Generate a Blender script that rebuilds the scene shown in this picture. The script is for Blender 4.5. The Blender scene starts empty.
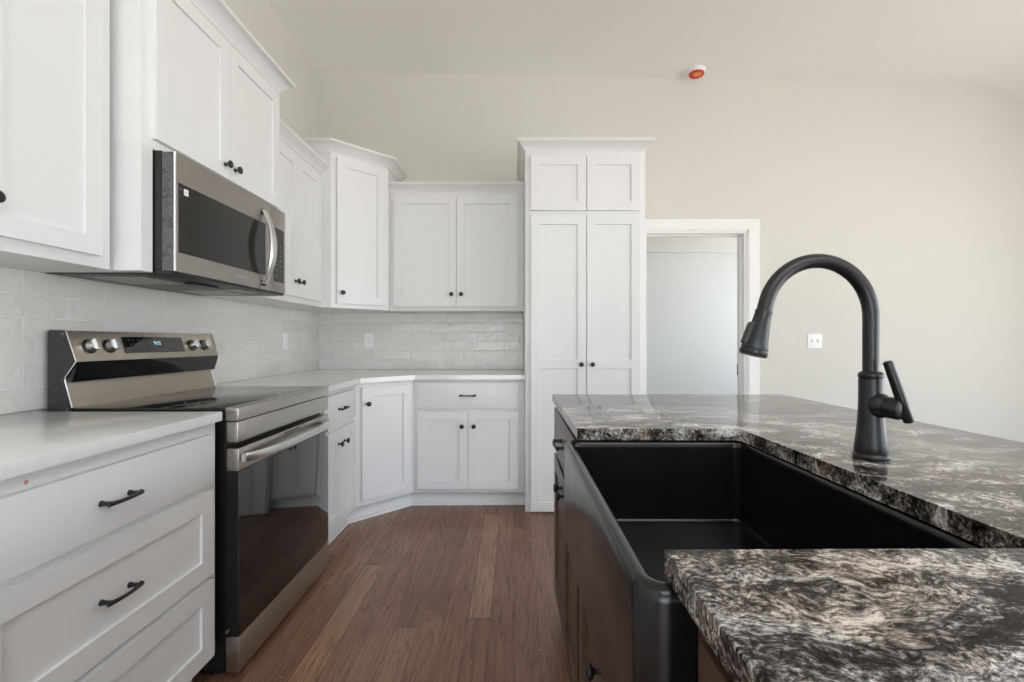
import bpy, bmesh, math, random
from mathutils import Vector, Matrix
S = bpy.context.scene
C = S.collection
PI = math.pi

# ------------------------------------------------------------------ camera
CH = 1.142; FPX = 465.0
cam = bpy.data.cameras.new('camera'); co = bpy.data.objects.new('camera', cam); C.objects.link(co)
co.location = (0, 0, CH); co.rotation_euler = (PI/2, 0, 0)
cam.sensor_width = 36; cam.lens = 36*FPX/1024
cam.shift_x = -2/1024; cam.shift_y = 0.5/1024
cam.clip_start = 0.02
S.camera = co
S.view_settings.view_transform = 'Standard'; S.view_settings.look = 'None'
S.view_settings.gamma = 1; S.view_settings.use_curve_mapping = False
S.view_settings.exposure = -.62
# ------------------------------------------------------------------ light
W = bpy.data.worlds.new('sky'); S.world = W; W.use_nodes = True
_t = W.node_tree; bg = _t.nodes['Background']; bg.inputs[1].default_value = 8.0
_g = _t.nodes.new('ShaderNodeTexCoord'); _s = _t.nodes.new('ShaderNodeSeparateXYZ'); _r = _t.nodes.new('ShaderNodeValToRGB'); _m = _t.nodes.new('ShaderNodeMath')
_m.operation = 'MULTIPLY_ADD'; _m.inputs[1].default_value = .5; _m.inputs[2].default_value = .5
_t.links.new(_g.outputs['Generated'], _s.inputs[0]); _t.links.new(_s.outputs[2], _m.inputs[0]); _t.links.new(_m.outputs[0], _r.inputs[0]); _t.links.new(_r.outputs[0], bg.inputs[0])
_r.color_ramp.elements[0].position = .47; _r.color_ramp.elements[0].color = (1.3, 1.29, 1.26, 1)     # ground glow added below the horizon, to brighten the ceiling
_r.color_ramp.elements[1].position = .51; _r.color_ramp.elements[1].color = (.82, .93, 1.06, 1)     # hazy sky
S.cycles.max_bounces = 10; S.cycles.diffuse_bounces = 6; S.cycles.glossy_bounces = 5
S.cycles.sample_clamp_indirect = 6
S.cycles.use_denoising = True
def portal(loc, rot, sx, sy):
    l = bpy.data.lights.new('window_daylight', 'AREA'); l.shape = 'RECTANGLE'; l.size = sx; l.size_y = sy
    l.cycles.is_portal = True
    o = bpy.data.objects.new('window_daylight', l); C.objects.link(o); o.location = loc; o.rotation_euler = rot

# ------------------------------------------------------------------ materials
def s2l(c): return tuple(((v/255)/12.92 if v/255 <= .04045 else ((v/255+.055)/1.055)**2.4) for v in c) + (1,)
class NT:
    def __init__(s, name):
        s.m = bpy.data.materials.new(name); s.m.use_nodes = True; s.t = s.m.node_tree; s.b = s.t.nodes['Principled BSDF']
    def n(s, typ, **kw):
        nd = s.t.nodes.new(typ)
        for k, v in kw.items():
            if k.startswith('i_'):
                key = k[2:]; key = int(key) if key.isdigit() else key.replace('_', ' ')
                nd.inputs[key].default_value = v
            else: setattr(nd, k, v)
        return nd
    def l(s, a, b): s.t.links.new(a, b)
    def set(s, **kw):
        for k, v in kw.items(): s.b.inputs[k.replace('_', ' ')].default_value = v
    def coords(s, scale=(1,1,1), rot=(0,0,0), loc=(0,0,0), world=False):
        if world: src = s.n('ShaderNodeNewGeometry').outputs['Position']
        else: src = s.n('ShaderNodeTexCoord').outputs['Object']
        mp = s.n('ShaderNodeMapping'); mp.inputs['Scale'].default_value = scale; mp.inputs['Rotation'].default_value = rot; mp.inputs['Location'].default_value = loc
        s.l(src, mp.inputs['Vector']); return mp.outputs[0]
    def ramp(s, fac, stops):
        r = s.n('ShaderNodeValToRGB'); e = r.color_ramp.elements
        while len(e) < len(stops): e.new(.5)
        for i, (p, c) in enumerate(stops): e[i].position = p; e[i].color = c
        s.l(fac, r.inputs[0]); return r.outputs[0]
    def mix(s, fac, a, b, mode='MIX'):
        m = s.n('ShaderNodeMix', data_type='RGBA', blend_type=mode)
        for sock, v in ((m.inputs[0], fac), (m.inputs[6], a), (m.inputs[7], b)):
            if isinstance(v, (int, float, tuple)): sock.default_value = v
            else: s.l(v, sock)
        return m.outputs[2]
    def bump(s, h, strength, dist=.01):
        b = s.n('ShaderNodeBump'); b.inputs['Strength'].default_value = strength; b.inputs['Distance'].default_value = dist
        s.l(h, b.inputs['Height']); s.l(b.outputs[0], s.b.inputs['Normal'])
def noise(t, vec, scale, detail=4, rough=.55, dist=0):
    n = t.n('ShaderNodeTexNoise'); n.inputs['Scale'].default_value = scale; n.inputs['Detail'].default_value = detail
    n.inputs['Roughness'].default_value = rough; n.inputs['Distortion'].default_value = dist; t.l(vec, n.inputs['Vector']); return n.outputs['Fac']
def paint(name, rgb, rough=.5, bump=.05, bs=400, spec=.5, var=.02):
    t = NT(name); v = t.coords(world=True); c = s2l(rgb); f = noise(t, v, 1.7)
    d = tuple(x*(1-var*2) for x in c[:3])+(1,)
    t.l(t.mix(f, d, c), t.b.inputs['Base Color']); t.set(Roughness=rough); t.b.inputs['Specular IOR Level'].default_value = spec
    t.bump(noise(t, v, bs, 2), bump, .0008); return t.m
M = {}
M['wall'] = paint('greige_wall_paint', (213, 212, 204), .75, .25, 120)
M['ceil'] = paint('warm_white_ceiling_paint', (247, 246, 242), .85, .3, 90)
M['white'] = paint('white_cabinet_lacquer', (228, 228, 227), .38, .06, 60)
M['trim'] = paint('white_trim_paint', (236, 236, 234), .42, .05, 60)
M['side_wall'] = paint('pale_grey_wall_paint', (232, 236, 237), .8, .2, 120)
M['plastic'] = paint('white_plastic', (242, 242, 241), .35, .0, 60)
M['slot'] = paint('dark_slot_plastic', (70, 70, 70), .5, 0, 60)
M['red'] = paint('red_plastic_cover', (205, 42, 38), .3, 0, 60)
M['orange'] = paint('orange_printed_cover', (236, 150, 62), .35, 0, 60)
M['black'] = paint('matte_black_metal', (22, 22, 23), .38, .02, 300)
M['faucet'] = paint('satin_black_faucet_metal', (25, 25, 26), .33, .02, 300)
M['blackenamel'] = paint('black_enamel', (16, 16, 17), .4, .02, 100)
def sinkmat():
    t = NT('black_composite'); v = t.coords(world=True); t.set(Base_Color=(.0055, .0055, .006, 1), Roughness=.22)
    f = noise(t, v, 900, 2); t.bump(f, .12, .0006)
    g = noise(t, v, 9, 4); t.l(t.ramp(g, [(.3, (.17,)*3+(1,)), (.75, (.25,)*3+(1,))]), t.b.inputs['Roughness']); return t.m
M['sink'] = sinkmat()
def steel(name, rgb, rough, stretch=(300, 4, 300)):
    t = NT(name); v = t.coords(stretch, world=True); c = s2l(rgb)
    f = noise(t, v, 1.0, 3); t.l(t.mix(f, tuple(x*.9 for x in c[:3])+(1,), c), t.b.inputs['Base Color'])
    t.set(Metallic=1.0); t.l(t.ramp(f, [(.2, (rough*.85,)*3+(1,)), (.8, (rough*1.15,)*3+(1,))]), t.b.inputs['Roughness'])
    t.bump(f, .05, .0005); return t.m
M['steel'] = steel('brushed_stainless', (190, 186, 180), .3)
M['steel_dark'] = steel('dark_brushed_stainless', (178, 173, 167), .33)
M['steel_warm'] = steel('warm_brushed_stainless', (200, 191, 178), .34)
M['chrome'] = steel('bright_steel', (226, 225, 222), .32)
def glassy(name, rgb, rough=.04):
    t = NT(name); t.set(Base_Color=s2l(rgb), Roughness=rough); t.b.inputs['IOR'].default_value = 1.5
    v = t.coords(world=True); t.bump(noise(t, v, 3, 1), .02, .002); return t.m
M['glass'] = glassy('black_oven_glass', (9, 9, 10)); M['glass'].node_tree.nodes['Principled BSDF'].inputs['IOR'].default_value = 1.75
M['mwglass'] = glassy('smoked_window_glass', (38, 36, 34), .12)
M['cooktop'] = glassy('black_ceramic_glass', (14, 14, 15), .07)
def film():
    t = NT('wrinkled_protective_film'); v = t.coords(world=True); n = noise(t, v, 55, 5, .6, 1.6)
    t.l(t.ramp(n, [(.40, s2l((66, 67, 68))), (.52, s2l((98, 99, 100))), (.66, s2l((74, 75, 76)))]), t.b.inputs['Base Color']); t.set(Roughness=.25); t.bump(n, .6, .004); return t.m
M['film'] = film()
def rangeside():
    t = NT('scuffed_black_panel'); v = t.coords(world=True); n = noise(t, v, 38, 6, .7, 1.2)
    t.l(t.ramp(n, [(.63, s2l((50, 50, 52))), (.67, s2l((170, 170, 170)))]), t.b.inputs['Base Color']); t.set(Roughness=.35); return t.m
M['scuffed'] = rangeside()
def mesh_filter():
    t = NT('metal_grease_mesh'); v = t.coords((180, 180, 180), world=True); n = noise(t, v, 1, 2)
    t.l(t.ramp(n, [(.4, s2l((120, 118, 115))), (.6, s2l((190, 188, 184)))]), t.b.inputs['Base Color']); t.set(Metallic=.7, Roughness=.4); return t.m
M['filter'] = mesh_filter()
def quartz():
    t = NT('white_quartz'); v = t.coords(world=True); n = noise(t, v, 60, 5, .7)
    t.l(t.ramp(n, [(.3, s2l((222, 221, 218))), (.7, s2l((228, 227, 224)))]), t.b.inputs['Base Color']); t.set(Roughness=.13); return t.m
M['quartz'] = quartz()
def granite():
    t = NT('black_and_white_granite'); v = t.coords(world=True)
    # flowing swirls: warp the coordinates, then stretch them along the flow
    w = t.n('ShaderNodeTexNoise'); w.inputs['Scale'].default_value = 4.5; w.inputs['Detail'].default_value = 4; w.inputs['Roughness'].default_value = .6; t.l(v, w.inputs['Vector'])
    sub = t.n('ShaderNodeVectorMath', operation='SUBTRACT'); t.l(w.outputs['Color'], sub.inputs[0]); sub.inputs[1].default_value = (.5, .5, .5)
    sc = t.n('ShaderNodeVectorMath', operation='SCALE'); sc.inputs['Scale'].default_value = .16; t.l(sub.outputs[0], sc.inputs[0])
    ad = t.n('ShaderNodeVectorMath', operation='ADD'); t.l(v, ad.inputs[0]); t.l(sc.outputs[0], ad.inputs[1])
    mp = t.n('ShaderNodeMapping'); mp.inputs['Rotation'].default_value = (0, 0, .35); mp.inputs['Scale'].default_value = (.7, 1.2, 1.0); t.l(ad.outputs[0], mp.inputs['Vector'])
    a = noise(t, mp.outputs[0], 150, 10, .8)
    b = noise(t, mp.outputs[0], 13, 7, .66, .4)
    c = noise(t, mp.outputs[0], 6, 4, .5, .3)
    mm = t.n('ShaderNodeMath', operation='MULTIPLY_ADD'); t.l(b, mm.inputs[0]); mm.inputs[1].default_value = .8; t.l(a, mm.inputs[2])
    sb = t.n('ShaderNodeMath', operation='MULTIPLY'); t.l(mm.outputs[0], sb.inputs[0]); sb.inputs[1].default_value = .5556
    base = t.ramp(sb.outputs[0], [(.44, s2l((14, 13, 13))), (.488, s2l((60, 57, 55))), (.53, s2l((134, 129, 124))), (.59, s2l((226, 222, 216)))])
    warm = t.ramp(c, [(.48, (1, 1, 1, 1)), (.66, (1.0, .86, .76, 1))])
    base = t.mix(1.0, base, warm, 'MULTIPLY')
    t.l(base, t.b.inputs['Base Color']); t.set(Roughness=.1); t.b.inputs['Specular IOR Level'].default_value = .25
    t.bump(a, .05, .0006); return t.m
M['granite'] = granite()
def tile(name, axis):
    t = NT(name)
    g = t.n('ShaderNodeNewGeometry'); sp = t.n('ShaderNodeSeparateXYZ'); t.l(g.outputs['Position'], sp.inputs[0])
    cb = t.n('ShaderNodeCombineXYZ'); t.l(sp.outputs[0 if axis == 'x' else 1], cb.inputs[0]); t.l(sp.outputs[2], cb.inputs[1])
    mp = t.n('ShaderNodeMapping'); mp.inputs['Location'].default_value = (.234 if axis == 'x' else .02, -.914, 0); t.l(cb.outputs[0], mp.inputs['Vector'])
    br = t.n('ShaderNodeTexBrick'); br.offset = .5; br.inputs['Scale'].default_value = 1; br.inputs['Brick Width'].default_value = .305; br.inputs['Row Height'].default_value = .0763
    br.inputs['Mortar Size'].default_value = .0026; br.inputs['Mortar Smooth'].default_value = .35; br.inputs['Bias'].default_value = 0
    br.inputs['Color1'].default_value = s2l((220, 217, 212)); br.inputs['Color2'].default_value = s2l((231, 229, 225)); br.inputs['Mortar'].default_value = s2l((250, 250, 249))
    t.l(mp.outputs[0], br.inputs['Vector'])
    wv = noise(t, g.outputs['Position'], 17, 3, .5, .6)
    cl = noise(t, g.outputs['Position'], 5, 4)
    col = t.mix(t.ramp(cl, [(.35, (0, 0, 0, 1)), (.7, (.35,)*3+(1,))]), br.outputs['Color'], s2l((216, 212, 206)))
    t.l(col, t.b.inputs['Base Color']); t.set(Roughness=.16)
    m = t.n('ShaderNodeMath', operation='MULTIPLY_ADD'); t.l(br.outputs['Fac'], m.inputs[0]); m.inputs[1].default_value = -.55; t.l(wv, m.inputs[2])
    t.bump(m.outputs[0], .8, .008); return t.m
M['tile_x'] = tile('glazed_subway_tile_back', 'x'); M['tile_y'] = tile('glazed_subway_tile_side', 'y')
def floor_mat():
    t = NT('dark_oak_planks'); g = t.n('ShaderNodeNewGeometry'); sp = t.n('ShaderNodeSeparateXYZ'); t.l(g.outputs['Position'], sp.inputs[0])
    cb = t.n('ShaderNodeCombineXYZ')
    dv = t.n('ShaderNodeMath', operation='DIVIDE'); t.l(sp.outputs[0], dv.inputs[0]); dv.inputs[1].default_value = .095
    fl = t.n('ShaderNodeMath', operation='FLOOR'); t.l(dv.outputs[0], fl.inputs[0]); wn = t.n('ShaderNodeTexWhiteNoise', noise_dimensions='1D'); t.l(fl.outputs[0], wn.inputs['W'])
    sh = t.n('ShaderNodeMath', operation='MULTIPLY_ADD'); t.l(wn.outputs['Value'], sh.inputs[0]); sh.inputs[1].default_value = 5.0; t.l(sp.outputs[1], sh.inputs[2])
    t.l(sh.outputs[0], cb.inputs[0]); t.l(sp.outputs[0], cb.inputs[1])
    br = t.n('ShaderNodeTexBrick'); br.offset = 0; br.inputs['Scale'].default_value = 1; br.inputs['Brick Width'].default_value = 1.15; br.inputs['Row Height'].default_value = .095
    br.inputs['Mortar Size'].default_value = .0009; br.inputs['Mortar Smooth'].default_value = .2; br.inputs['Bias'].default_value = 0
    br.inputs['Color1'].default_value = (0, 0, 0, 1); br.inputs['Color2'].default_value = (1, 1, 1, 1); br.inputs['Mortar'].default_value = (.5, .5, .5, 1)
    t.l(cb.outputs[0], br.inputs['Vector'])
    # shift the grain per plank, then long stretched rings
    sc = t.n('ShaderNodeVectorMath', operation='SCALE'); sc.inputs['Scale'].default_value = 7.3; t.l(br.outputs['Color'], sc.inputs[0])
    ad = t.n('ShaderNodeVectorMath', operation='ADD'); t.l(g.outputs['Position'], ad.inputs[0]); t.l(sc.outputs[0], ad.inputs[1])
    mp = t.n('ShaderNodeMapping'); mp.inputs['Scale'].default_value = (7, .55, 1); t.l(ad.outputs[0], mp.inputs['Vector'])
    big = noise(t, mp.outputs[0], 1.1, 3, .5, .6)
    m = t.n('ShaderNodeMath', operation='MULTIPLY'); t.l(big, m.inputs[0]); m.inputs[1].default_value = 26
    fr = t.n('ShaderNodeMath', operation='PINGPONG'); t.l(m.outputs[0], fr.inputs[0]); fr.inputs[1].default_value = 1
    mp2 = t.n('ShaderNodeMapping'); mp2.inputs['Scale'].default_value = (160, 5, 1); t.l(ad.outputs[0], mp2.inputs['Vector'])
    fine = noise(t, mp2.outputs[0], 1, 4, .6)
    tone = t.ramp(br.outputs['Color'], [(0, s2l((116, 84, 66))), (.35, s2l((142, 106, 85))), (.7, s2l((128, 91, 73))), (1, s2l((156, 120, 96)))])
    ring = t.ramp(fr.outputs[0], [(.0, (.5,)*3+(1,)), (.2, (.86,)*3+(1,)), (.9, (1.08,)*3+(1,))])
    col = t.mix(.85, tone, ring, 'MULTIPLY')
    col = t.mix(.55, col, t.ramp(fine, [(.35, (.55,)*3+(1,)), (.6, (1.15,)*3+(1,))]), 'MULTIPLY')
    bl = noise(t, g.outputs['Position'], 2.2, 3)
    col = t.mix(.6, col, t.ramp(bl, [(.35, (.78, .74, .72, 1)), (.65, (1.15, 1.1, 1.05, 1))]), 'MULTIPLY')
    col = t.mix(br.outputs['Fac'], col, s2l((38, 24, 18)))
    # sawdust left on the boards along the foot of the range, and loose specks
    d1 = t.n('ShaderNodeVectorMath', operation='DISTANCE'); mpd = t.n('ShaderNodeMapping'); mpd.inputs['Scale'].default_value = (5.5, .95, 1); t.l(g.outputs['Position'], mpd.inputs['Vector']); t.l(mpd.outputs[0], d1.inputs[0]); d1.inputs[1].default_value = (-.86*5.5, 1.95*.95, 0)
    mask = t.ramp(d1.outputs['Value'], [(.15, (1,)*3+(1,)), (.75, (0, 0, 0, 1))])
    sn = noise(t, g.outputs['Position'], 130, 6, .8); sm = t.ramp(sn, [(.46, (0, 0, 0, 1)), (.66, (.6,)*3+(1,))])
    col = t.mix(t.mix(1.0, mask, sm, 'MULTIPLY'), col, s2l((172, 128, 84)))
    vo = t.n('ShaderNodeTexVoronoi'); vo.inputs['Scale'].default_value = 9; t.l(g.outputs['Position'], vo.inputs['Vector'])
    col = t.mix(t.ramp(vo.outputs['Distance'], [(.028, (.8,)*3+(1,)), (.045, (0, 0, 0, 1))]), col, s2l((190, 170, 145)))
    t.l(col, t.b.inputs['Base Color'])
    t.l(t.ramp(fine, [(.3, (.36,)*3+(1,)), (.7, (.26,)*3+(1,))]), t.b.inputs['Roughness'])
    h = t.n('ShaderNodeMath', operation='MULTIPLY_ADD'); t.l(br.outputs['Fac'], h.inputs[0]); h.inputs[1].default_value = -2; t.l(fine, h.inputs[2])
    t.bump(h.outputs[0], .25, .0015); return t.m
M['floor'] = floor_mat()
def wood():
    t = NT('dark_stained_wood'); v = t.coords((40, 40, 3), world=True); n = noise(t, v, 1, 5, .6, .8)
    t.l(t.ramp(n, [(.3, s2l((60, 45, 37))), (.7, s2l((88, 66, 54)))]), t.b.inputs['Base Color']); t.set(Roughness=.33); t.bump(n, .12, .001); return t.m
M['wood'] = wood()
def emit(name, c, s):
    t = NT(name); t.set(Base_Color=(0, 0, 0, 1)); t.b.inputs['Emission Color'].default_value = c; t.b.inputs['Emission Strength'].default_value = s; return t.m
M['digits'] = emit('glowing_clock_digits', (.45, .78, 1, 1), 2.2)
M['print'] = paint('pale_grey_print', (190, 190, 190), .4, 0)
M['grey_print'] = paint('grey_print', (120, 122, 124), .4, 0)
M['amber_stain'] = paint('reddish_mark', (206, 150, 136), .5, 0)

# ------------------------------------------------------------------ mesh helpers
class MB:
    def __init__(s): s.bm = bmesh.new(); s.mats = []; s.mi = 0
    def mat(s, m):
        if m not in s.mats: s.mats.append(m)
        s.mi = s.mats.index(m); return s
    def _f(s, vs, smooth=False):
        try: f = s.bm.faces.new(vs); f.material_index = s.mi; f.smooth = smooth; return f
        except ValueError: return None
    def box(s, x0, x1, y0, y1, z0, z1, bev=0):
        p = [s.bm.verts.new((x, y, z)) for z in (z0, z1) for y in (y0, y1) for x in (x0, x1)]
        fs = [s._f([p[i] for i in q]) for q in ((0, 2, 3, 1), (4, 5, 7, 6), (0, 1, 5, 4), (2, 6, 7, 3), (0, 4, 6, 2), (1, 3, 7, 5))]
        if bev:
            es = list({e for f in fs for e in f.edges})
            r = bmesh.ops.bevel(s.bm, geom=es, offset=bev, segments=2, profile=.6, affect='EDGES')
            for f in r['faces']: f.material_index = s.mi
        return s
    def prism(s, pts, z0, z1):
        a = [s.bm.verts.new((x, y, z0)) for x, y in pts]; b = [s.bm.verts.new((x, y, z1)) for x, y in pts]
        s._f(a[::-1]); s._f(b); n = len(pts)
        for i in range(n): s._f([a[i], a[(i+1) % n], b[(i+1) % n], b[i]])
        return s
    def loops(s, loops, cap0=True, cap1=True, smooth=True, closed=True):
        L = [[s.bm.verts.new(p) for p in lp] for lp in loops]
        n = len(L[0])
        for a, b in zip(L, L[1:]):
            for i in range(n if closed else n-1): s._f([a[i], a[(i+1) % n], b[(i+1) % n], b[i]], smooth)
        if cap0: s._f(L[0][::-1])
        if cap1: s._f(L[-1])
        return s
    def tube(s, pts, radii, n=20, flat=1.0, up=None, cap=True):
        pts = [Vector(p) for p in pts]
        if not isinstance(radii, (list, tuple)): radii = [radii]*len(pts)
        lp = []; ref = None
        for i, p in enumerate(pts):
            a = pts[max(i-1, 0)]; b = pts[min(i+1, len(pts)-1)]
            d = (b-a).normalized()
            if ref is None:
                ref = Vector(up) if up else (Vector((0, 0, 1)) if abs(d.z) < .9 else Vector((1, 0, 0)))
            u = (ref - d*ref.dot(d)).normalized(); ref = u; v = d.cross(u)
            lp.append([p + (u*math.cos(t)*flat + v*math.sin(t))*radii[i] for t in [2*PI*k/n for k in range(n)]])
        return s.loops(lp, cap, cap)
    def lathe(s, prof, origin=(0, 0, 0), axis=(0, 0, 1), n=32):   # prof: (radius, height)
        o = Vector(origin); d = Vector(axis).normalized(); u = d.orthogonal().normalized(); v = d.cross(u)
        lp = [[o + d*h + (u*math.cos(t)+v*math.sin(t))*max(r, 1e-5) for t in [2*PI*k/n for k in range(n)]] for r, h in prof]
        return s.loops(lp)
    def build(s, name, mat=None, parent=None, sharp=35, recalc=True):
        if recalc: bmesh.ops.recalc_face_normals(s.bm, faces=s.bm.faces)
        me = bpy.data.meshes.new(name); s.bm.to_mesh(me); s.bm.free()
        for m in (s.mats or [mat]): me.materials.append(M[m] if isinstance(m, str) else m)
        try: me.set_sharp_from_angle(angle=math.radians(sharp))
        except Exception: pass
        o = bpy.data.objects.new(name, me); C.objects.link(o)
        if parent: o.parent = parent
        return o
def tag(o, label=None, cat=None, group=None, kind=None):
    if label: o['label'] = label
    if cat: o['category'] = cat
    if group: o['group'] = group
    if kind: o['kind'] = kind
    return o
def thing(name, label, cat, loc=(0, 0, 0), rz=0, group=None):
    o = bpy.data.objects.new(name, None); o.empty_display_size = .1; C.objects.link(o); o.location = loc; o.rotation_euler = (0, 0, rz)
    return tag(o, label, cat, group)
def struct(name, mb, mat): return tag(mb.build(name, mat), kind='structure')
def text(body, size, mat, name, parent, loc, rot, depth=.0004):
    cu = bpy.data.curves.new(name, 'FONT'); cu.body = body; cu.size = size; cu.extrude = depth; cu.align_x = 'CENTER'; cu.align_y = 'CENTER'
    tmp = bpy.data.objects.new(name, cu); C.objects.link(tmp); bpy.context.view_layer.update()
    me = bpy.data.meshes.new_from_object(tmp.evaluated_get(bpy.context.evaluated_depsgraph_get())); bpy.data.objects.remove(tmp)
    me.materials.clear(); me.materials.append(M[mat]); me.name = name
    o = bpy.data.objects.new(name, me); C.objects.link(o); o.parent = parent; o.location = loc; o.rotation_euler = rot
    return o

# ------------------------------------------------------------------ the room
XW = -1.602; YB = 3.80; XR = 4.9; YR = -3.8
def zc(x): return 3.352 - (x-XW)*0.02003 if x < 3.89 else 3.242 - (x-3.89)*.6
struct('floor', MB().box(XW-.2, XR+.2, YR-.2, 6.6, -.08, 0), 'floor')
struct('wall_left', MB().box(XW-.12, XW, YR, YB+.12, 0, 3.5), 'wall')
b = MB()       # back wall with the door opening x 1.087..1.90, z 0..2.043
b.box(XW, 1.065, YB, YB+.12, 0, 3.5); b.box(1.065, 1.90, YB, YB+.12, 2.043, 3.5); b.box(1.90, XR, YB, YB+.12, 0, 3.5)
struct('wall_back', b, 'wall')
SKY = (-.6, 3.2, -3.0, -1.0)      # unseen roof opening, added to brighten floor, counters and lower fronts
b = MB()
def cseg(xs, ya, yb):
    p = [(x, zc(x)) for x in xs]
    b.loops([[(x, y, z) for x, z in p] + [(x, y, z+.15) for x, z in p[::-1]] for y in (ya, yb)], smooth=False)
cseg((XW, 3.8899, XR), SKY[3], YB); cseg((XW, 3.8899, XR), YR, SKY[2]); cseg((XW, SKY[0]), SKY[2], SKY[3]); cseg((SKY[1], 3.8899, XR), SKY[2], SKY[3])
portal(((SKY[0]+SKY[1])/2, (SKY[2]+SKY[3])/2, 3.42), (0, 0, 0), SKY[1]-SKY[0], SKY[3]-SKY[2])  # sampling portal for the added roof opening
struct('ceiling', b, 'ceil')
# walls behind and to the right of the camera, with the openings daylight comes through
wins_rear = [(-1.4, 1.0, .05, 1.9)]
b = MB(); xs = XW
for x0, x1, z0, z1 in wins_rear:
    b.box(xs, x0, YR-.12, YR, 0, 3.5); b.box(x0, x1, YR-.12, YR, 0, z0); b.box(x0, x1, YR-.12, YR, z1, 3.5); xs = x1
b.box(xs, XR, YR-.12, YR, 0, 3.5)
struct('wall_rear', b, 'wall')
wins_right = [(-3.6, -.8, .05, 2.2), (-.4, 2.5, .05, 2.2)]
b = MB(); ys = YR-.12
for y0, y1, z0, z1 in wins_right:
    b.box(XR, XR+.12, ys, y0, 0, 2.8); b.box(XR, XR+.12, y0, y1, 0, z0); b.box(XR, XR+.12, y0, y1, z1, 2.8); ys = y1
b.box(XR, XR+.12, ys, YB+.12, 0, 2.8)
struct('wall_right', b, 'wall')
k = 1
for x0, x1, z0, z1 in wins_rear:
    b = MB(); y0 = YR-.09; y1 = YR-.04
    b.box(x0, x1, y0, y1, z0, z0+.05).box(x0, x1, y0, y1, z1-.05, z1).box(x0, x0+.05, y0, y1, z0, z1).box(x1-.05, x1, y0, y1, z0, z1).box((x0+x1)/2-.03, (x0+x1)/2+.03, y0, y1, z0, z1)
    struct('window_%d' % k, b, 'trim'); k += 1
    portal(((x0+x1)/2, YR-.1, (z0+z1)/2), (PI/2, 0, PI), x1-x0, z1-z0)
for y0, y1, z0, z1 in wins_right:
    b = MB(); x0 = XR+.04; x1 = XR+.09
    b.box(x0, x1, y0, y1, z0, z0+.05).box(x0, x1, y0, y1, z1-.05, z1).box(x0, x1, y0, y0+.05, z0, z1).box(x0, x1, y1-.05, y1, z0, z1).box(x0, x1, (y0+y1)/2-.03, (y0+y1)/2+.03, z0, z1)
    struct('window_%d' % k, b, 'trim'); k += 1
    portal((XR+.1, (y0+y1)/2, (z0+z1)/2), (PI/2, 0, PI/2), y1-y0, z1-z0)
# side room beyond the doorway
struct('wall_side_room_back', MB().box(-.3, 4.2, 6.3, 6.42, 0, 2.6), 'side_wall')
b = MB().box(-.42, -.3, YB+.12, 6.42, 0, 2.6)
struct('wall_side_room_left', b, 'side_wall')
b = MB()   # its right wall has a window
b.box(4.2, 4.32, YB+.12, 4.3, 0, 2.6).box(4.2, 4.32, 4.3, 6.0, 0, .5).box(4.2, 4.32, 4.3, 6.0, 2.2, 2.6).box(4.2, 4.32, 6.0, 6.42, 0, 2.6)
struct('wall_side_room_right', b, 'side_wall')
portal((4.26, 5.15, 1.35), (PI/2, 0, PI/2), 1.7, 1.7)
struct('ceiling_side_room', MB().box(-.42, 4.32, YB+.12, 6.42, 2.45, 2.6), 'ceil')
struct('trim_1', MB().prism([(-.3, 6.3), (4.2, 6.3), (4.2, 6.24), (-.3, 6.24)], 2.345, 2.45), 'trim')
# door casing and jamb
b = MB(); y0, y1 = YB-.018, YB
b.box(.97, 1.053, y0, y1, 0, 2.055).box(1.912, 2.0, y0, y1, 0, 2.055).box(.97, 2.0, y0, y1, 2.055, 2.139)
b.box(1.065, 1.083, YB-.002, YB+.122, 0, 2.043).box(1.882, 1.90, YB-.002, YB+.122, 0, 2.043).box(1.083, 1.882, YB-.002, YB+.122, 2.025, 2.043)
b.box(1.87, 1.882, YB+.05, YB+.085, 0, 2.025).box(1.083, 1.095, YB+.05, YB+.085, 0, 2.025).box(1.083, 1.882, YB+.05, YB+.085, 2.013, 2.025)
b.box(1.053, 1.065, y0+.006, y1+.003, 0, 2.05).box(1.90, 1.912, y0+.006, y1+.003, 0, 2.05).box(1.053, 1.912, y0+.006, y1+.003, 2.043, 2.055)
dk = struct('door_1', b, 'trim')
hb = MB(); hb.box(1.878, 1.8825, YB+.09, YB+.118, .86, .95)
hb.build('strike_plate', 'black', dk)
struct('baseboard_back', MB().box(2.0, XR, YB-.015, YB, 0, .13), 'trim')
struct('baseboard_side_room', MB().box(-.3, 4.2, 6.285, 6.3, 0, .13), 'trim')

# ------------------------------------------------------------------ cabinetry
def door_mb(w, h, y=0, t=.02, rail=.057, rec=.009, mids=(), flat=False, slab=False):
    """door with lower-left corner at the origin, back face at y, front at y-t"""
    b = MB(); f = y-t
    if slab:
        return b.box(0, w, f, y, 0, h, .0025)
    b.box(0, w, f+rec, y, 0, h)
    cuts = [0]+[m for m in mids]+[h]
    def piece(x0, x1, z0, z1): b.box(x0, x1, f, f+rec, z0, z1)
    piece(0, rail, 0, h); piece(w-rail, w, 0, h); piece(rail, w-rail, 0, rail); piece(rail, w-rail, h-rail, h)
    for m in mids: piece(rail, w-rail, m-rail/2, m+rail/2)
    # small chamfer strips where the panel meets the frame
    zs = [rail]+[z for m in mids for z in (m-rail/2, m+rail/2)]+[h-rail]; c = .0016
    for i in range(0, len(zs), 2):
        z0, z1 = zs[i], zs[i+1]; x0, x1 = rail, w-rail; yf, yp = f+.002, f+rec-.0005
        o = [(x0, yf, z0), (x1, yf, z0), (x1, yf, z1), (x0, yf, z1)]; q = [(x0+c, yp, z0+c), (x1-c, yp, z0+c), (x1-c, yp, z1-c), (x0+c, yp, z1-c)]
        b.loops([o, q], False, False, False)
    return b
KNOB = None; PULL = {}
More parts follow.
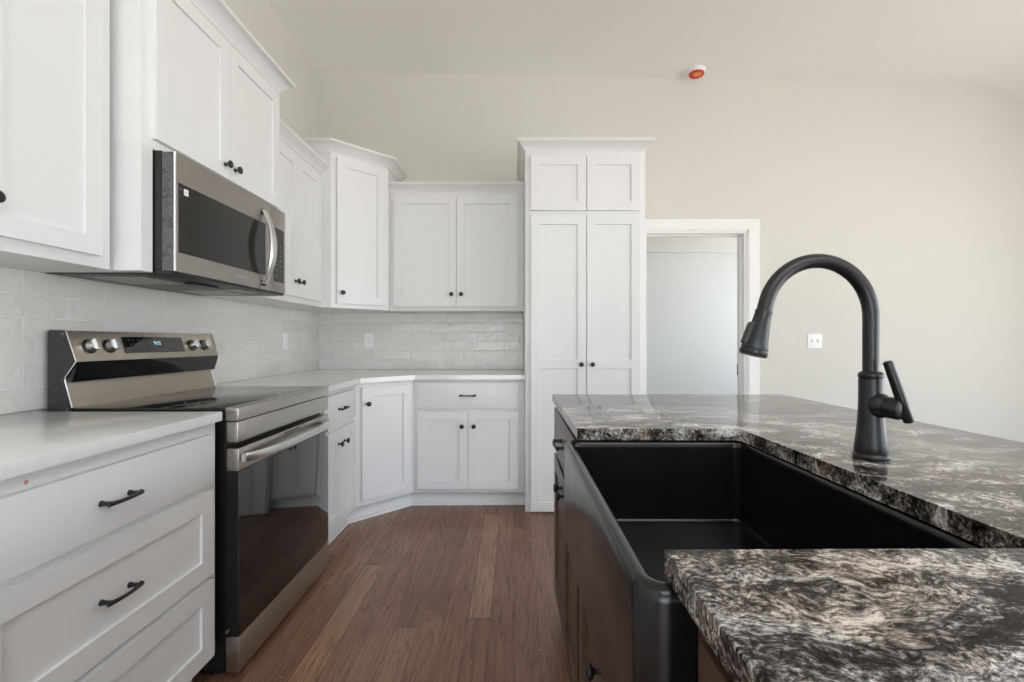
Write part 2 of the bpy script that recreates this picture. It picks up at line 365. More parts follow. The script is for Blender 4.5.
def knob(parent, x, z, y=-.02):
    global KNOB
    if KNOB is None:
        b = MB().lathe([(.0085, 0), (.0085, .002), (.0048, .004), (.0045, .012), (.008, .016), (.0135, .019), (.0155, .023), (.0148, .027), (.010, .0295), (.0, .030)], axis=(0, -1, 0), n=24)
        KNOB = b.build('knob', 'black', None, 60)
        o = KNOB
    else:
        o = KNOB.copy(); C.objects.link(o)
    o.parent = parent; o.location = (x, y, z); return o
def pull(parent, x, z, L=.128, y=-.02):
    if L not in PULL:
        b = MB(); h = L/2
        pts = []
        for i in range(21):
            u = -1+i/10; pts.append((u*h, -.024-.008*(1-u*u), 0))
        b.tube(pts, [.0045+.0022*abs(-1+i/10)**3 for i in range(21)], 12, up=(0, 0, 1))
        for s_ in (-1, 1): b.lathe([(.0075, 0), (.007, .003), (.0052, .010), (.0058, .026)], (s_*(h-.008), 0, 0), (0, -1, 0), 14)
        PULL[L] = b.build('pull', 'black', None, 50); o = PULL[L]
    else: o = PULL[L].copy(); C.objects.link(o)
    o.parent = parent; o.location = (x, y, z); return o
def add_door(root, x0, x1, z0, z1, kn=None, mids=(), mat='white', name='door', rail=.057, slab=False):
    d = door_mb(x1-x0, z1-z0, mids=mids, rail=rail, slab=slab).build(name, mat, root, 30); d.location = (x0, 0, z0)
    if kn: knob(d, kn[0]-x0, kn[1]-z0)
    return d
def add_drawer(root, x0, x1, z0, z1, pz=None, mat='white', slab=True, rail=.057, L=.128, px=None):
    d = add_door(root, x0, x1, z0, z1, mat=mat, name='drawer', slab=slab, rail=rail)
    pull(d, ((x0+x1)/2 if px is None else px)-x0, ((z0+z1)/2 if pz is None else pz)-z0, L); return d
def carcass(root, W, D, z0, z1, toe=None, mat='white', gaps=()):
    """box behind the face frame; the frame's rails read as the strips between the doors"""
    b = MB(); b.box(0, W, 0, D, z0, z1, .0015); o = b.build('body', mat, root)
    if toe: MB().box(.0, W, toe, D, 0, z0).build('toe_kick', mat, root)
    return o
def crown_mb(path, z0, h=.07, out=.065):
    prof = [(0, 0), (.006, 0), (.009, .012*h/.07), (.018, .022*h/.07), (.034, .040*h/.07), (.052, .052*h/.07), (out-.004, .056*h/.07), (out, .059*h/.07), (out, h), (0, h)]
    P = [Vector(p) for p in path]; n = len(P); loops = []
    for i in range(n):
        d0 = (P[i]-P[i-1]).normalized() if i > 0 else (P[1]-P[0]).normalized()
        d1 = (P[i+1]-P[i]).normalized() if i < n-1 else d0
        n0 = Vector((d0.y, -d0.x)); n1 = Vector((d1.y, -d1.x))
        m = (n0+n1).normalized(); m = m/max(m.dot(n0), .3)
        loops.append([(P[i].x+m.x*o, P[i].y+m.y*o, z0+z) for o, z in prof])
    return MB().loops(loops, True, True, False)
XF = XW+.61; XU = XW+.305; YF = YB-.61; YU = YB-.305
R90 = PI/2
# --- left run, near: drawer base
c = thing('base_cabinet', 'white three-drawer base cabinet left of the range, with two black arched pulls in view', 'cabinet', (XF, .79, 0), R90, 'white base cabinets')
Wd = 1.512-.79; carcass(c, Wd+.031, .6, .11, .884, .075)
add_drawer(c, .035, Wd-.004, .682, .843, .760, px=.345, L=.097)
add_drawer(c, .035, Wd-.004, .392, .662, .527, slab=False, px=.345, L=.097)
d = add_drawer(c, .035, Wd-.004, .124, .374, .25, slab=False, px=.345, L=.097)
mk = MB().lathe([(.0, 0), (.0048, .0001), (.0035, .0006), (0, .0007)], (.155, -.0005, .856), (0, -1, 0), 10).build('paint_mark', 'amber_stain', c); mk['label'] = 'small reddish mark on the cabinet frame'
# --- left run, between range and corner
c = thing('base_cabinet', 'narrow white base cabinet between the range and the angled corner base cabinet', 'cabinet', (XF, 2.352, 0), R90, 'white base cabinets')
Wn = 2.886-2.352; carcass(c, Wn, .6, .11, .884, .06)
add_drawer(c, .03, Wn-.03, .682, .852, L=.10)
add_door(c, .03, Wn/2-.0015, .13, .655, (Wn/2-.045, .575)); add_door(c, Wn/2+.0015, Wn-.03, .13, .655, (Wn/2+.045, .575))
# --- corner base (angled face)
def local(root_xy, rz, pts):
    ca, sa = math.cos(-rz), math.sin(-rz)
    return [((x-root_xy[0])*ca-(y-root_xy[1])*sa, (x-root_xy[0])*sa+(y-root_xy[1])*ca) for x, y in pts]
def inset_toe(o): return o
Pb0 = (XF, 2.886); Pb1 = (-.688, YF); Wc = math.dist(Pb0, Pb1); rc = math.atan2(Pb1[1]-Pb0[1], Pb1[0]-Pb0[0])
c = thing('corner_base_cabinet', 'white angled corner base cabinet with one tall door and a black knob', 'cabinet', (Pb0[0], Pb0[1], 0), rc)
MB().prism(local(Pb0, rc, [Pb0, Pb1, (-.688, YB-.012), (XW+.012, YB-.012), (XW+.012, 2.886)]), .11, .884).build('body', 'white', c)
MB().prism(local(Pb0, rc, [(XF-.06, 2.886), (XF-.06, 2.886+.03), (-.688-.03, YF+.06), (-.688, YF+.06), (-.688, YB-.02), (XW+.02, YB-.02), (XW+.02, 2.886)]), 0, .11).build('toe_kick', 'white', c)
add_door(c, .045, Wc-.035, .145, .852, (.078, .75))
# --- back base
c = thing('base_cabinet', 'white base cabinet left of the pantry, wide drawer over a pair of doors', 'cabinet', (-.688, YF, 0), 0, 'white base cabinets')
Wk = .075+.688-.001; carcass(c, Wk, .6, .11, .884, .07)
zd = lambda py, y: CH+(341.5-py)*y/FPX
add_drawer(c, .03, Wk-.045, .682, .860, .775, L=.11)
add_door(c, .03, (Wk-.015)/2-.0015, .135, .662, ((Wk-.015)/2-.04, .565)); add_door(c, (Wk-.015)/2+.0015, Wk-.045, .135, .662, ((Wk-.015)/2+.04, .565))
# shoe moulding along the toe kicks
struct('baseboard_left', MB().prism([(XF-.059, 2.352), (XF-.059, 2.914), (-.719, YF+.059), (-.70, YF+.06), (.074, YF+.07), (.074, YF+.062), (-.71, YF+.048), (XF-.047, 2.909), (XF-.047, 2.352)], 0, .018), 'trim')
# --- countertops
q = MB().box(XW+.001, -.948, .79, 1.512, .8845, .9145, .002).build('countertop', 'quartz')
tag(q, 'short white quartz countertop over the drawer base, left of the range', 'countertop', 'white quartz countertops')
oh = .04
q = MB().prism([(XW+.001, 2.352), (-.948, 2.352), (-.948, 2.886-.018), (-.688+.018, YF-.044), (.074, YF-.044), (.074, YB-.001), (XW+.001, YB-.001)], .8845, .9145).build('countertop', 'quartz')
tag(q, 'long white quartz countertop turning the corner from the range to the pantry', 'countertop', 'white quartz countertops')
# --- backsplash
q = MB().box(XW+.0005, XW+.011, .6, YB-.0125, .915, 1.78).build('tile_backsplash', 'tile_y'); tag(q, 'pale grey glazed subway tile backsplash on the left wall behind the range', 'backsplash', 'tile backsplashes')
q = MB().box(XW+.0115, .073, YB-.012, YB-.0005, .915, 1.374).build('tile_backsplash', 'tile_x'); tag(q, 'grey glazed subway tile backsplash on the back wall left of the pantry', 'backsplash', 'tile backsplashes')
# --- upper cabinets
c = thing('wall_cabinet', 'large white wall cabinet at the far left, nearest to the viewer, beside the microwave', 'cabinet', (XU, .72, 0), R90, 'white wall cabinets')
Wl = 1.492-.72; carcass(c, Wl, .293, 1.372, 2.286)
add_door(c, .045, .383, 1.407, 2.245, (.383-.028, 1.50)); add_door(c, .386, .724, 1.407, 2.245, (.386+.024, 1.495))
crown_mb([(Wl, .29), (0, .29)][:0]+[(0, 0), (Wl, 0)], 2.27, .06, .055).build('crown_molding', 'white', c)
XM = -1.215
c = thing('wall_cabinet', 'tall raised white wall cabinet directly above the microwave, with two doors', 'cabinet', (XM, 1.515, 0), R90, 'white wall cabinets')
Wm = 2.395-1.515; Dm = XM-XW-.012
b = MB().box(0, Wm, 0, Dm, 1.79, 2.44, .0015).box(0, .048, 0, Dm, 1.374, 1.79).box(Wm-.055, Wm, 0, Dm, 1.374, 1.79); b.build('body', 'white', c)
m = (1.957-1.515)
add_door(c, .041, m-.0015, 1.821, 2.398, (m-.034, 1.875)); add_door(c, m+.0015, Wm-.025, 1.821, 2.398, (m+.034, 1.875))
crown_mb([(0, Dm), (0, 0), (Wm, 0), (Wm, Dm)], 2.418, .072, .065).build('crown_molding', 'white', c)
c = thing('wall_cabinet', 'white two-door wall cabinet between the microwave cabinet and the angled corner cabinet', 'cabinet', (XU, 2.396, 0), R90, 'white wall cabinets')
Wu = 3.14-2.396; carcass(c, Wu, .293, 1.372, 2.286)
m = 2.748-2.396
add_door(c, .045, m-.0015, 1.407, 2.235, (m-.034, 1.495)); add_door(c, m+.0015, Wu-.055, 1.407, 2.235, (m+.034, 1.495))
crown_mb([(0, 0), (Wu, 0)], 2.268, .06, .055).build('crown_molding', 'white', c)
Pu0 = (-1.236, 3.1405); Pu1 = (-.93, 3.44); Wq = math.dist(Pu0, Pu1); rq = math.atan2(Pu1[1]-Pu0[1], Pu1[0]-Pu0[0])
c = thing('corner_wall_cabinet', 'tall white angled wall cabinet in the corner, one door with a black knob', 'cabinet', (Pu0[0], Pu0[1], 0), rq)
MB().prism(local(Pu0, rq, [Pu0, Pu1, (-.93, YB-.0125), (XW+.0125, YB-.0125), (XW+.0125, 3.1405)]), 1.372, 2.44).build('body', 'white', c)
add_door(c, .035, Wq-.04, 1.402, 2.395, (.035+.032, 1.475))
crown_mb(local(Pu0, rq, [(XW+.02, 3.1405), Pu0, Pu1, (-.93, YB-.02)]), 2.418, .072, .065).build('crown_molding', 'white', c)
c = thing('wall_cabinet', 'white two-door wall cabinet on the back wall between the corner cabinet and the pantry', 'cabinet', (-.929, YU, 0), 0, 'white wall cabinets')
Wb = .074+.929; carcass(c, Wb, .292, 1.372, 2.286)
m = -.43+.929
add_door(c, .032, m-.0015, 1.405, 2.228, (m-.036, 1.495)); add_door(c, m+.0015, .026+.929, 1.405, 2.228, (m+.036, 1.495))
crown_mb([(0, 0), (Wb, 0)], 2.265, .06, .055).build('crown_molding', 'white', c)
# --- pantry
YP = 3.115
c = thing('pantry_cabinet', 'tall white pantry cabinet with four doors beside the doorway', 'cabinet', (.0755, YP, 0), 0)
Wp = .8045; carcass(c, Wp, YB-YP-.001, 0.0, 2.44)
a0, a1, a2, a3 = .113-.0755, .481-.0755, .4855-.0755, .8386-.0755
add_door(c, a0, a1, 2.017, 2.377, mids=()); add_door(c, a2, a3, 2.017, 2.377)
mid = .992-.014
add_door(c, a0, a1, .012, 1.98, (a1-.035, .990), mids=(mid,)); add_door(c, a2, a3, .012, 1.98, (a2+.035, .990), mids=(mid,))
crown_mb([(0, YB-YP-.002), (0, 0), (Wp, 0), (Wp, YB-YP-.002)], 2.418, .068, .052).build('crown_molding', 'white', c)

# ------------------------------------------------------------------ range
Y0, Y1 = 1.57, 2.335
r = thing('kitchen_range', 'freestanding stainless steel range with black glass oven door and rear control panel', 'range', (-1.27, (Y0+Y1)/2, 0))
def rl(b): # geometry is written in room coordinates, then moved into the thing's frame
    bmesh.ops.translate(b.bm, verts=b.bm.verts, vec=(1.27, -(Y0+Y1)/2, 0)); return b
b = MB().box(-1.57, -.976, Y0, Y1, .03, .885)
for yy in (Y0+.04, Y1-.04):
    for xx in (-1.5, -1.03): b.lathe([(.018, 0), (.018, .03)], (xx, yy, 0), (0, 0, 1), 12)
rl(b).build('body', 'blackenamel', r)
b = MB().mat('cooktop').box(-1.50, -.9765, Y0+.004, Y1-.004, .885, .917, .002)
rl(b).build('cooktop', None, r)
b = MB().box(-.976, -.93, Y0, Y1, .873, .9185, .005)
rl(b).build('cooktop_rail', 'steel', r)
b = MB().box(-.9755, -.932, Y0+.001, Y1-.001, .800, .871, .005)
b.box(-.933, -.9305, Y0+.05, Y1-.05, .812, .818).box(-.933, -.9305, Y0+.05, Y1-.05, .852, .858).box(-.933, -.9305, Y0+.05, Y0+.056, .818, .852).box(-.933, -.9305, Y1-.056, Y1-.05, .818, .852)
b.box(-.966, -.962, Y0-.0005, Y0+.002, .81, .86)
rl(b).build('front_rail', 'steel', r)
# burner rings printed on the glass
b = MB()
for cx, cy, rr in ((-1.12, Y0+.2, .11), (-1.12, Y1-.2, .09), (-1.36, Y0+.2, .08), (-1.36, Y1-.2, .10)):
    for q_ in (rr, rr*.62):
        lo = [[(cx+(q_+e)*math.cos(t), cy+(q_+e)*math.sin(t), .9172) for t in [2*PI*k_/48 for k_ in range(48)]] for e in (0, .0015)]
        rl(MB().loops(lo, False, False, False)).build('burner_ring', 'grey_print', r)
# oven door
dz0, dz1 = .146, .780
b = MB().mat('blackenamel').box(-.9755, -.938, Y0+.004, Y1-.004, dz0, .702)
b.mat('glass').box(-.938, -.931, Y0+.004, Y1-.004, dz0, .702, .0015)
door = rl(b).build('oven_door', None, r)
b = MB().box(-.9755, -.931, Y0+.003, Y1-.003, .703, .780, .003)
b.mat('steel')
for k_ in range(2): b.box(-.968+k_*.014, -.963+k_*.014, Y0+.0015, Y0+.004, .712, .772)
b.mats = ['steel']; b.mi = 0
rl(b).build('door_top_band', None, door)
b = MB(); n = 28; pts = []; lo = []
for i in range(n+1):
    u = i/n; y = Y0+.018+u*(Y1-Y0-.050); bow = .040*(1-(2*u-1)**4)**.8 if 0 < u < 1 else 0
    x = -.922+bow; hh = .0165; th = .008
    prof = [(x-th, -hh*.6), (x-th, hh*.6), (x-th*.2, hh), (x+th*.8, hh*.95), (x+th, hh*.8), (x+th, -hh*.8), (x+th*.8, -hh*.95), (x-th*.2, -hh)]
    lo.append([(px, y, .745+pz) for px, pz in prof])
b.loops(lo)
rl(b).build('handle', 'chrome', door)
b = MB()
for yy in (Y0+.03, Y1-.04): rl(MB().box(-.932, -.915, yy-.008, yy+.012, .733, .757, .002)).build('handle_bracket', 'steel', door)
b = MB().box(-.931, -.9304, Y0+.31, Y0+.45, .768, .773); rl(b).build('vent_slot', 'black', door)
b = MB().box(-.931, -.9302, Y1-.028, Y1-.016, .672, .69); q = rl(b).build('sticker', 'plastic', door); q['label'] = 'tiny white sticker'
b = MB().box(-.9755, -.93, Y0+.002, Y1-.002, .022, .142, .003)
rl(b).build('storage_drawer', 'steel', r)
b = MB().lathe([(.006, 0), (.006, .012)], (-.965, Y0+.004, .166), (0, -1, 0), 10); rl(b).build('hinge_pin', 'steel', r)
# backguard
prof = [(-1.574, .885), (-1.574, 1.172), (-1.568, 1.182), (-1.518, 1.180), (-1.482, 1.074), (-1.520, 1.022), (-1.520, 1.004), (-1.4965, .918), (-1.4965, .885)]
for ya, yb in ((Y0-.001, Y0+.006), (Y1-.006, Y1+.001)): rl(MB().loops([[(x, y, z) for x, z in prof] for y in (ya, yb)], smooth=False)).build('backguard_end_panel', 'scuffed', r)
b = MB().mat('steel_warm'); p2 = [(-1.573, .886), (-1.573, 1.17), (-1.567, 1.179), (-1.5195, 1.178), (-1.4845, 1.0745), (-1.4845, 1.072), (-1.5215, 1.022), (-1.5215, 1.004), (-1.498, .918), (-1.498, .886)]
b.loops([[(x+.0015, y, z+.001) for x, z in p2] for y in (Y0+.006, Y1-.006)], smooth=False)
bg_ = rl(b).build('backguard', None, r)
e = [(-1.5165, 1.181), (-1.4805, 1.0745), (-1.518, 1.021), (-1.518, 1.005), (-1.4945, .9185)]
for yy in (Y0+.003, Y1-.003): rl(MB().tube([(xa, yy, za) for xa, za in e], .0026, 8)).build('edge_trim', 'steel', r)   # light rolled edge
b = MB(); b.loops([[(x, y, z) for x, z in [(-1.4815, 1.072), (-1.521, 1.0205), (-1.521, 1.006), (-1.4995, 1.004), (-1.4975, 1.013), (-1.487, 1.045)]] for y in (Y0+.007, Y1-.007)], smooth=False)
rl(b).build('vent_recess', 'glass', r)
# control face frame: origin at bottom edge, u along y, w up the slope
Nf = Vector((.106, 0, .036)).normalized(); Wf = Vector((-.035, 0, .1035)).normalized()
def face(y, w, off=0): return Vector((-1.4825, y, 1.0755)) + Wf*w + Nf*off
def plate(y0, y1, w0, w1, o0, o1, nm, mat):
    b = MB(); b.loops([[face(y0, w0, o), face(y1, w0, o), face(y1, w1, o), face(y0, w1, o)] for o in (o0, o1)], smooth=False)
    return rl(b).build(nm, mat, r)
disp = plate(1.785, 2.105, .022, .088, .0005, .003, 'display_panel', 'glass')
rotf = Matrix((( 0, Wf.x, Nf.x), (1, Wf.y, Nf.y), (0, Wf.z, Nf.z))).to_euler()
def ft(body, size, y, w, mat, nm):
    p = face(y, w, .0033)+Vector((1.27, -(Y0+Y1)/2, 0)); return text(body, size, mat, nm, disp, p, rotf, .0002)
ft('9:12', .022, 1.955, .062, 'digits', 'clock_digits')
b = MB()
for yy, ww in ((1.815, .075), (1.835, .075), (1.86, .077), (1.82, .058), (1.843, .058), (1.945, .033), (1.963, .033), (1.981, .033), (1.999, .033), (2.06, .033), (2.085, .06), (2.05, .06), (2.08, .078), (2.02, .078)):
    rl(MB().loops([[face(yy-.004, ww-.0015, o), face(yy+.004, ww-.0015, o), face(yy+.004, ww+.0015, o), face(yy-.004, ww+.0015, o)] for o in (.003, .0034)], smooth=False)).build('touch_key', 'grey_print', disp)
for yy in (1.642, 1.722, 2.165, 2.245):
    b = MB().lathe([(.026, 0), (.026, .003), (.023, .005)], face(yy, .052, .0005), Nf, 28)
    kb = rl(b).build('knob_skirt', 'black', r); kb.name = 'control_knob'
    b = MB().lathe([(.021, .005), (.0205, .022), (.019, .026), (.0, .0265)], face(yy, .052, .0005), Nf, 28)
    rl(b).build('knob_cap', 'chrome', kb)
    b = MB(); b.loops([[face(yy-.005, .052-.019, o), face(yy+.005, .052-.019, o), face(yy+.005, .052+.019, o), face(yy-.005, .052+.019, o)] for o in (.026, .034)], smooth=False)
    rl(b).build('knob_grip', 'chrome', kb)

# ------------------------------------------------------------------ microwave
XMF = -1.148; ZM0, ZM1 = 1.377, 1.788
w = thing('microwave_oven', 'stainless over-the-range microwave with bowed handle, under the tallest wall cabinet', 'microwave', (-1.4, (Y0+Y1)/2, ZM0))
def ml(b): bmesh.ops.translate(b.bm, verts=b.bm.verts, vec=(1.4, -(Y0+Y1)/2, -ZM0)); return b
b = MB().box(XW+.012, -1.19, Y0, Y1, ZM0+.008, ZM1, .002); ml(b).build('body', 'black', w)
b = MB().box(XW+.02, -1.155, Y0+.002, Y1-.002, ZM0-.006, ZM0+.0075, .002); ml(b).build('bottom_plate', 'black', w)
b = MB().box(-1.50, -1.30, Y0+.06, Y0+.27, ZM0-.0085, ZM0-.006); b2 = MB().box(-1.50, -1.30, Y1-.27, Y1-.06, ZM0-.0085, ZM0-.006)
ml(b).build('grease_filter', 'filter', w); ml(b2).build('grease_filter', 'filter', w)
b = MB().box(-1.27, -1.235, Y0+.22, Y0+.38, ZM0-.014, ZM0-.006, .003); ml(b).build('light_cover', 'blackenamel', w)
b = MB().box(-1.27, -1.20, Y0+.45, Y0+.60, ZM0-.009, ZM0-.006, .001); ml(b).build('lamp_lens', 'filter', w)
b = MB().box(-1.189, -1.1535, Y0+.001, Y0+.008, ZM0+.004, ZM1-.004); q = ml(b).build('door_side_film', 'film', w); q['label'] = 'wrinkled grey protective film on the door edge'
YD = 2.195
b = MB(); b.mat('steel_dark')
# door as a frame of four bars round the window, with a rounded near edge
x0, x1 = -1.189, XMF
wy0, wy1, wz0, wz1 = 1.590, 2.150, 1.447, 1.686
b.box(x0, x1, Y0+.0085, wy0, ZM0+.004, ZM1-.002, .0).box(x0, x1, wy1, YD, ZM0+.004, ZM1-.002).box(x0, x1, wy0, wy1, ZM0+.004, wz0).box(x0, x1, wy0, wy1, wz1, ZM1-.002)
md = ml(b).build('microwave_door', None, w)
b = MB().box(x0, x1-.0015, wy0, wy1, wz0, wz1); win = ml(b).build('window', 'mwglass', md)
b = MB().tube([(XMF-.002, Y0+.006, ZM0+.004), (XMF-.002, Y0+.006, ZM1-.002)], .0042, 10); ml(b).build('edge_trim', 'chrome', md)
b = MB().mat('steel_dark').box(x0, x1, YD+.0015, Y1-.001, ZM0+.004, ZM1-.002, .002); pn = ml(b).build('control_panel', None, w)
b = MB().box(x1, x1+.001, YD+.025, Y1-.018, 1.43, 1.69); ml(b).build('keypad', 'mwglass', pn)
b = MB()
for i in range(7):
    for j in range(2): ml(MB().box(x1+.001, x1+.0013, YD+.045+j*.04, YD+.056+j*.04, 1.46+i*.024, 1.466+i*.024)).build('keypad_key', 'grey_print', pn)
b = MB(); yc = 2.125   # crescent handle: curved outer bar, dark inside
lo = []; n = 30; z0_, z1_ = 1.405, 1.745
for i in range(n+1):
    u = i/n; z = z0_+u*(z1_-z0_); s_ = math.sin(PI*u); x = XMF+.006+.046*s_**.8; hw = .012+.014*s_; t_ = .0075
    lo.append([(x-t_, yc-hw*.8, z), (x-t_*.2, yc-hw, z), (x+t_*.7, yc-hw*.7, z), (x+t_, yc, z), (x+t_*.7, yc+hw*.7, z), (x-t_*.2, yc+hw, z), (x-t_, yc+hw*.8, z)])
b.loops(lo); ml(b).build('handle', 'chrome', md)
b = MB()
for zz in (1.41, 1.735): ml(MB().box(XMF, XMF+.012, yc-.011, yc+.011, zz-.013, zz+.013, .003)).build('handle_mount', 'black', md)
for body, size, y, z, mat, nm in (('SAMSUNG', .020, 1.96, 1.415, 'print', 'logo'), (':·:', .016, 1.629, 1.663, 'slot', 'icon_print')):
    off = .0006 if nm == 'logo' else .0006
    text(body, size, mat, nm, md if nm == 'logo' else win, (XMF+off+1.4, y-(Y0+Y1)/2, z-ZM0), (PI/2, 0, PI/2), .0002)
b = MB().box(XMF-.0015, XMF+.0003, 1.619, 1.640, 1.652, 1.674); q = ml(b).build('icon_sticker', 'plastic', win); q['label'] = 'small white square icon sticker'
text('WiFi', .011, 'grey_print', 'small_print', win, (XMF-.001+1.4, 1.603-(Y0+Y1)/2, 1.667-ZM0), (PI/2, 0, PI/2), .0002)

# ------------------------------------------------------------------ island
IX0, IX1, IY0, IY1 = .165, 1.149, -.42, 2.0
CX, CY0, CY1 = .590, .510, 1.213
b = MB().prism([(IX0, IY0), (IX1, IY0), (IX1, IY1), (IX0, IY1), (IX0, CY1), (CX-.012, CY1), (CX, CY1-.012), (CX, CY0+.012), (CX-.012, CY0), (IX0, CY0)], .8845, .9145)
es = [e_ for e_ in b.bm.edges if abs(e_.verts[0].co.z-e_.verts[1].co.z) < 1e-6]
bmesh.ops.bevel(b.bm, geom=es, offset=.0018, segments=2, profile=.5, affect='EDGES')
tag(b.build('granite_countertop', 'granite'), 'black and white swirled granite countertop on the island, cut out around the sink', 'countertop')
XI = .190
def unit(label, y_far, y_near, kind):
    c = thing('island_cabinet', label, 'cabinet', (XI, y_far, 0), -R90, 'dark wood island cabinets'); Wx = y_far-y_near
    return c, Wx
c, Wx = unit('dark wood island cabinet at the far end, beyond the sink, one drawer over two doors', 1.985, 1.2375, 0)
carcass(c, Wx, .6, .10, .884, .07, 'wood')
add_drawer(c, .02, Wx-.02, .695, .865, .785, mat='wood')
add_door(c, .02, Wx/2-.0015, .118, .672, (Wx/2-.045, .62), mat='wood'); add_door(c, Wx/2+.0015, Wx-.02, .118, .672, (Wx/2+.045, .62), mat='wood')
c, Wx = unit('dark wood island cabinet directly under the black farmhouse sink, two panelled doors', 1.2365, .4825, 1)
b = MB().box(0, .02, 0, .6, .10, .635).box(Wx-.02, Wx, 0, .6, .10, .635).box(.02, Wx-.02, .58, .6, .10, .635).box(.02, Wx-.02, 0, .58, .10, .12)
b.box(.02, Wx-.02, 0, .02, .595, .635).box(.02, .045, 0, .02, .12, .595).box(Wx-.045, Wx-.02, 0, .02, .12, .595)
b.build('body', 'wood', c); MB().box(0, Wx, .07, .6, 0, .10).build('toe_kick', 'wood', c)
add_door(c, .02, Wx/2-.0015, .118, .615, (Wx/2-.045, .50), mat='wood'); add_door(c, Wx/2+.0015, Wx-.02, .118, .615, (Wx/2+.045, .50), mat='wood')
c, Wx = unit('dark wood island cabinet nearest the viewer, under the overlapping granite corner', .4815, -.40, 2)
carcass(c, Wx, .6, .10, .884, .07, 'wood')
add_drawer(c, .055, Wx-.02, .695, .868, .785, mat='wood')
add_door(c, .055, Wx/2-.0015, .118, .672, (Wx/2-.045, .62), mat='wood'); add_door(c, Wx/2+.0015, Wx-.02, .118, .672, (Wx/2+.045, .62), mat='wood')
q = MB().box(.791, .815, -.40, 1.985, 0, .884).build('island_back_panel', 'wood'); tag(q, 'dark wood panel closing the back of the island under the granite overhang', 'panel')
# sink
def rrect(x0, x1, y0, y1, r, z, n=6):
    out = []
    for cx, cy, a0_ in ((x1-r, y1-r, 0), (x0+r, y1-r, PI/2), (x0+r, y0+r, PI), (x1-r, y0+r, 3*PI/2)):
        for i in range(n+1):
            a = a0_+PI/2*i/n; out.append((cx+r*math.cos(a), cy+r*math.sin(a), z))
    return out
sx0, sx1, sy0, sy1 = .130, .613, .484, 1.2355; tw = .025
L = []
for ins, z in ((0.004, .640), (0, .645), (0, .868), (.0015, .8755), (.005, .8805), (.010, .8828), (tw-.010, .8828), (tw-.004, .880), (tw-.001, .874), (tw, .865), (tw+.003, .684), (tw+.0045, .6785), (tw+.008, .6755), (tw+.013, .674)):
    L.append(rrect(sx0+ins, sx1-ins, sy0+ins, sy1-ins, max(.034-ins*.55, .006), z))
b = MB().loops(L, True, True)
s = thing('farmhouse_sink', 'deep black apron-front farmhouse sink set into the island granite', 'sink', ((sx0+sx1)/2, (sy0+sy1)/2, .64))
def sl(b, o): bmesh.ops.translate(b.bm, verts=b.bm.verts, vec=(-o.location[0], -o.location[1], -o.location[2])); return b
sl(b, s).build('basin', 'sink', s, 40)
b = MB().lathe([(.055, .6745), (.055, .677), (.045, .6765), (.040, .675), (.0, .675)], ((sx0+sx1)/2+.05, (sy0+sy1)/2, 0), (0, 0, 1), 32); sl(b, s).build('drain', 'black', s)
# faucet
FX, FY = .700, .912; Z0 = .9145
f = thing('kitchen_faucet', 'tall matte black gooseneck pull-down faucet on the granite behind the sink', 'faucet', (FX, FY, Z0))
b = MB().lathe([(.0295, 0), (.0305, .002), (.0305, .006), (.0285, .0085), (.0275, .010), (.0285, .013), (.0268, .028), (.0238, .055), (.0215, .085), (.0207, .11), (.0205, .152), (.0198, .156), (.0212, .158), (.0212, .163), (.0198, .166), (.016, .169), (.0, .170)], n=40)
b.build('body', 'faucet', f, 50)
rx, rz_ = .1045, .110; zc0 = 1.190-Z0; pts = [(0, 0, .163)]
for i in range(1, 6): pts.append((0, 0, .163+(zc0-.163)*i/5))
A = math.radians(167)
for i in range(1, 37):
    a = A*i/36; pts.append((-rx+rx*math.cos(a), 0, zc0+rz_*math.sin(a)))
dr = (Vector(pts[-1])-Vector(pts[-2])).normalized(); pts.append(tuple(Vector(pts[-1])+dr*.014))
b = MB().tube(pts, .0140, 28, up=(0, 1, 0)); b.build('spout', 'faucet', f, 60)
e0 = Vector(pts[-1])
h = MB().lathe([(.0145, -.002), (.0158, .0), (.0160, .003), (.0152, .005), (.0175, .03), (.0215, .060), (.0245, .074), (.0250, .0755), (.0238, .0765), (.0238, .0785), (.0256, .0795), (.0260, .086), (.0245, .089), (.019, .0895), (.0, .088)], e0, dr, 36)
sh = h.build('spray_head', 'faucet', f, 40)
sd = Vector((dr.z, 0, -dr.x)); sd = sd if sd.x < 0 else -sd
b = MB(); cs = []
for hgt, out_, th in ((.024, .0165, .0), (.026, .0165, .006), (.034, .0178, .0075), (.055, .0205, .0065), (.068, .0232, .0055), (.072, .024, 0)):
    c0 = e0+dr*hgt+sd*(out_+th-.0025); cs.append([c0+Vector((0, -.009, 0))-sd*.008, c0+Vector((0, .009, 0))-sd*.008, c0+Vector((0, .0075, 0)), c0+Vector((0, -.0075, 0))])
b.loops(cs, smooth=False); b.build('spray_button', 'black', sh)
hz = 1.019-Z0; hd = Vector((.30, -.95, -.05)).normalized()
b = MB().lathe([(.020, .008), (.024, .015), (.024, .020), (.0215, .027), (.0195, .030), (.0205, .032), (.0205, .050), (.0185, .056), (.012, .059), (0, .0595)], (0, 0, hz), hd, 32)
hub = b.build('handle_hub', 'faucet', f, 40)
p0 = Vector((0, 0, hz))+hd*.054+Vector((.002, 0, 0))
b = MB().tube([p0+Vector((.0095, -.004, -.0235)), p0+Vector((.009, -.004, -.022)), p0+Vector((-.003, 0, .022)), p0+Vector((-.0215, .006, .087)), p0+Vector((-.022, .006, .0885))], [.0065, .0085, .009, .0080, .006], 20)
b.build('lever', 'faucet', hub, 50)

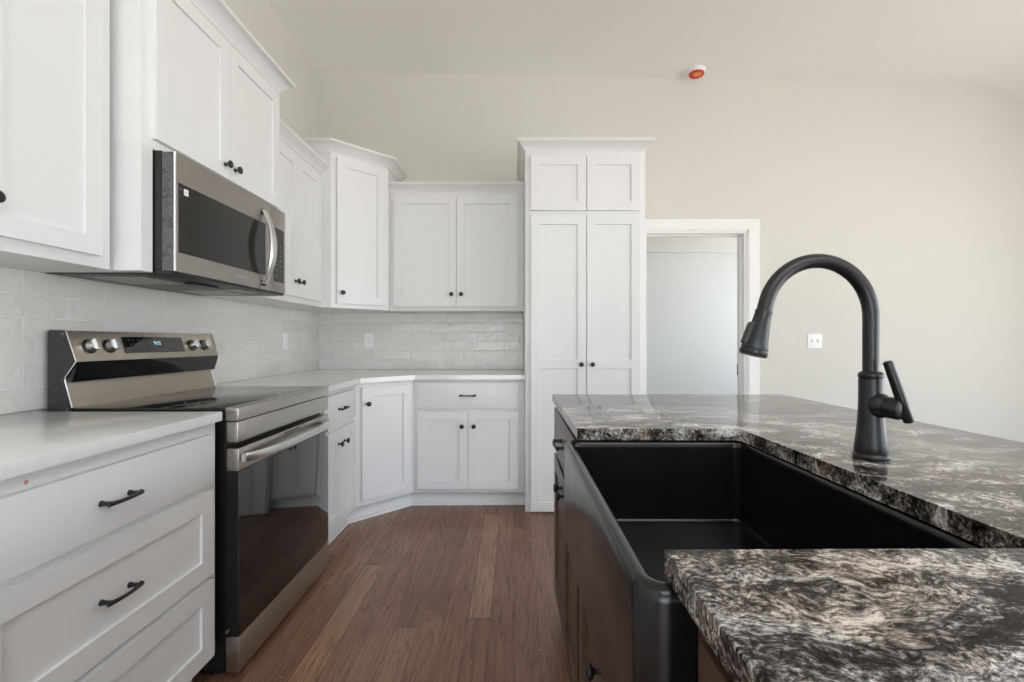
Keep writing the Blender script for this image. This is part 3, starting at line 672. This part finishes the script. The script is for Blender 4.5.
# ------------------------------------------------------------------ small wall and ceiling things
def outlet(label, loc, rz, gang=1):
    o = thing('wall_outlet' if gang == 1 else 'light_switch', label, 'outlet' if gang == 1 else 'switch', loc, rz, 'white wall outlets' if gang == 1 else None)
    wd = .072 if gang == 1 else .118; hh = .118
    MB().box(-wd/2, wd/2, -.006, 0, -hh/2, hh/2, .002).build('plate', 'plastic', o)
    if gang == 1:
        for s_ in (-.02, .02):
            rcp = MB().box(-.017, .017, -.0085, -.006, s_-.0145, s_+.0145, .002).build('receptacle', 'plastic', o)
            MB().box(-.0075, -.0055, -.0089, -.0085, s_-.004, s_+.005).box(.0055, .0075, -.0089, -.0085, s_-.004, s_+.005).lathe([(.0022, 0), (.0022, .0004)], (0, -.0085, s_-.0085), (0, -1, 0), 10).build('slot', 'slot', rcp)
    else:
        for s_ in (-.023, .023):
            fr = MB().box(s_-.006, s_+.006, -.0075, -.006, -.013, .013).build('toggle_frame', 'print', o)
            MB().box(s_-.004, s_+.004, -.018, -.0075, .0 if s_ > 0 else -.010, .010 if s_ > 0 else .0, .001).build('toggle', 'plastic', fr)
    return o
outlet('white outlet on the left wall tiles, just beyond the range', (XW+.011, 3.233, 1.142), R90)
outlet('white outlet on the back wall tiles, left one, under the angled corner cabinet', (-1.180, YB-.012, 1.149), 0)
outlet('white outlet on the back wall tiles, right one, nearer the pantry', (-.338, YB-.012, 1.147), 0)
outlet('white double switch plate on the painted wall right of the doorway', (2.455, YB, 1.146), 0, 2)
sxd, syd = 1.445, 3.68
d = thing('smoke_detector', 'round white smoke detector with red and orange cover on the ceiling', 'smoke detector', (sxd, syd, zc(sxd)), 0)
d.rotation_euler = (0, .02, 0)
MB().lathe([(.066, 0), (.066, -.012), (.062, -.028), (.058, -.030), (0, -.030)], n=40).build('base', 'plastic', d)
cp = MB().lathe([(.059, -.026), (.059, -.034), (.054, -.042), (.0, -.045)], n=40).build('dust_cover', 'red', d)
b = MB().lathe([(.032, -.0435), (.029, -.0462), (.0, -.0468)], (0, -.018, 0), (0, 0, 1), 24); b.build('cover_print', 'orange', cp)['label'] = 'orange printed patch on the red cover'
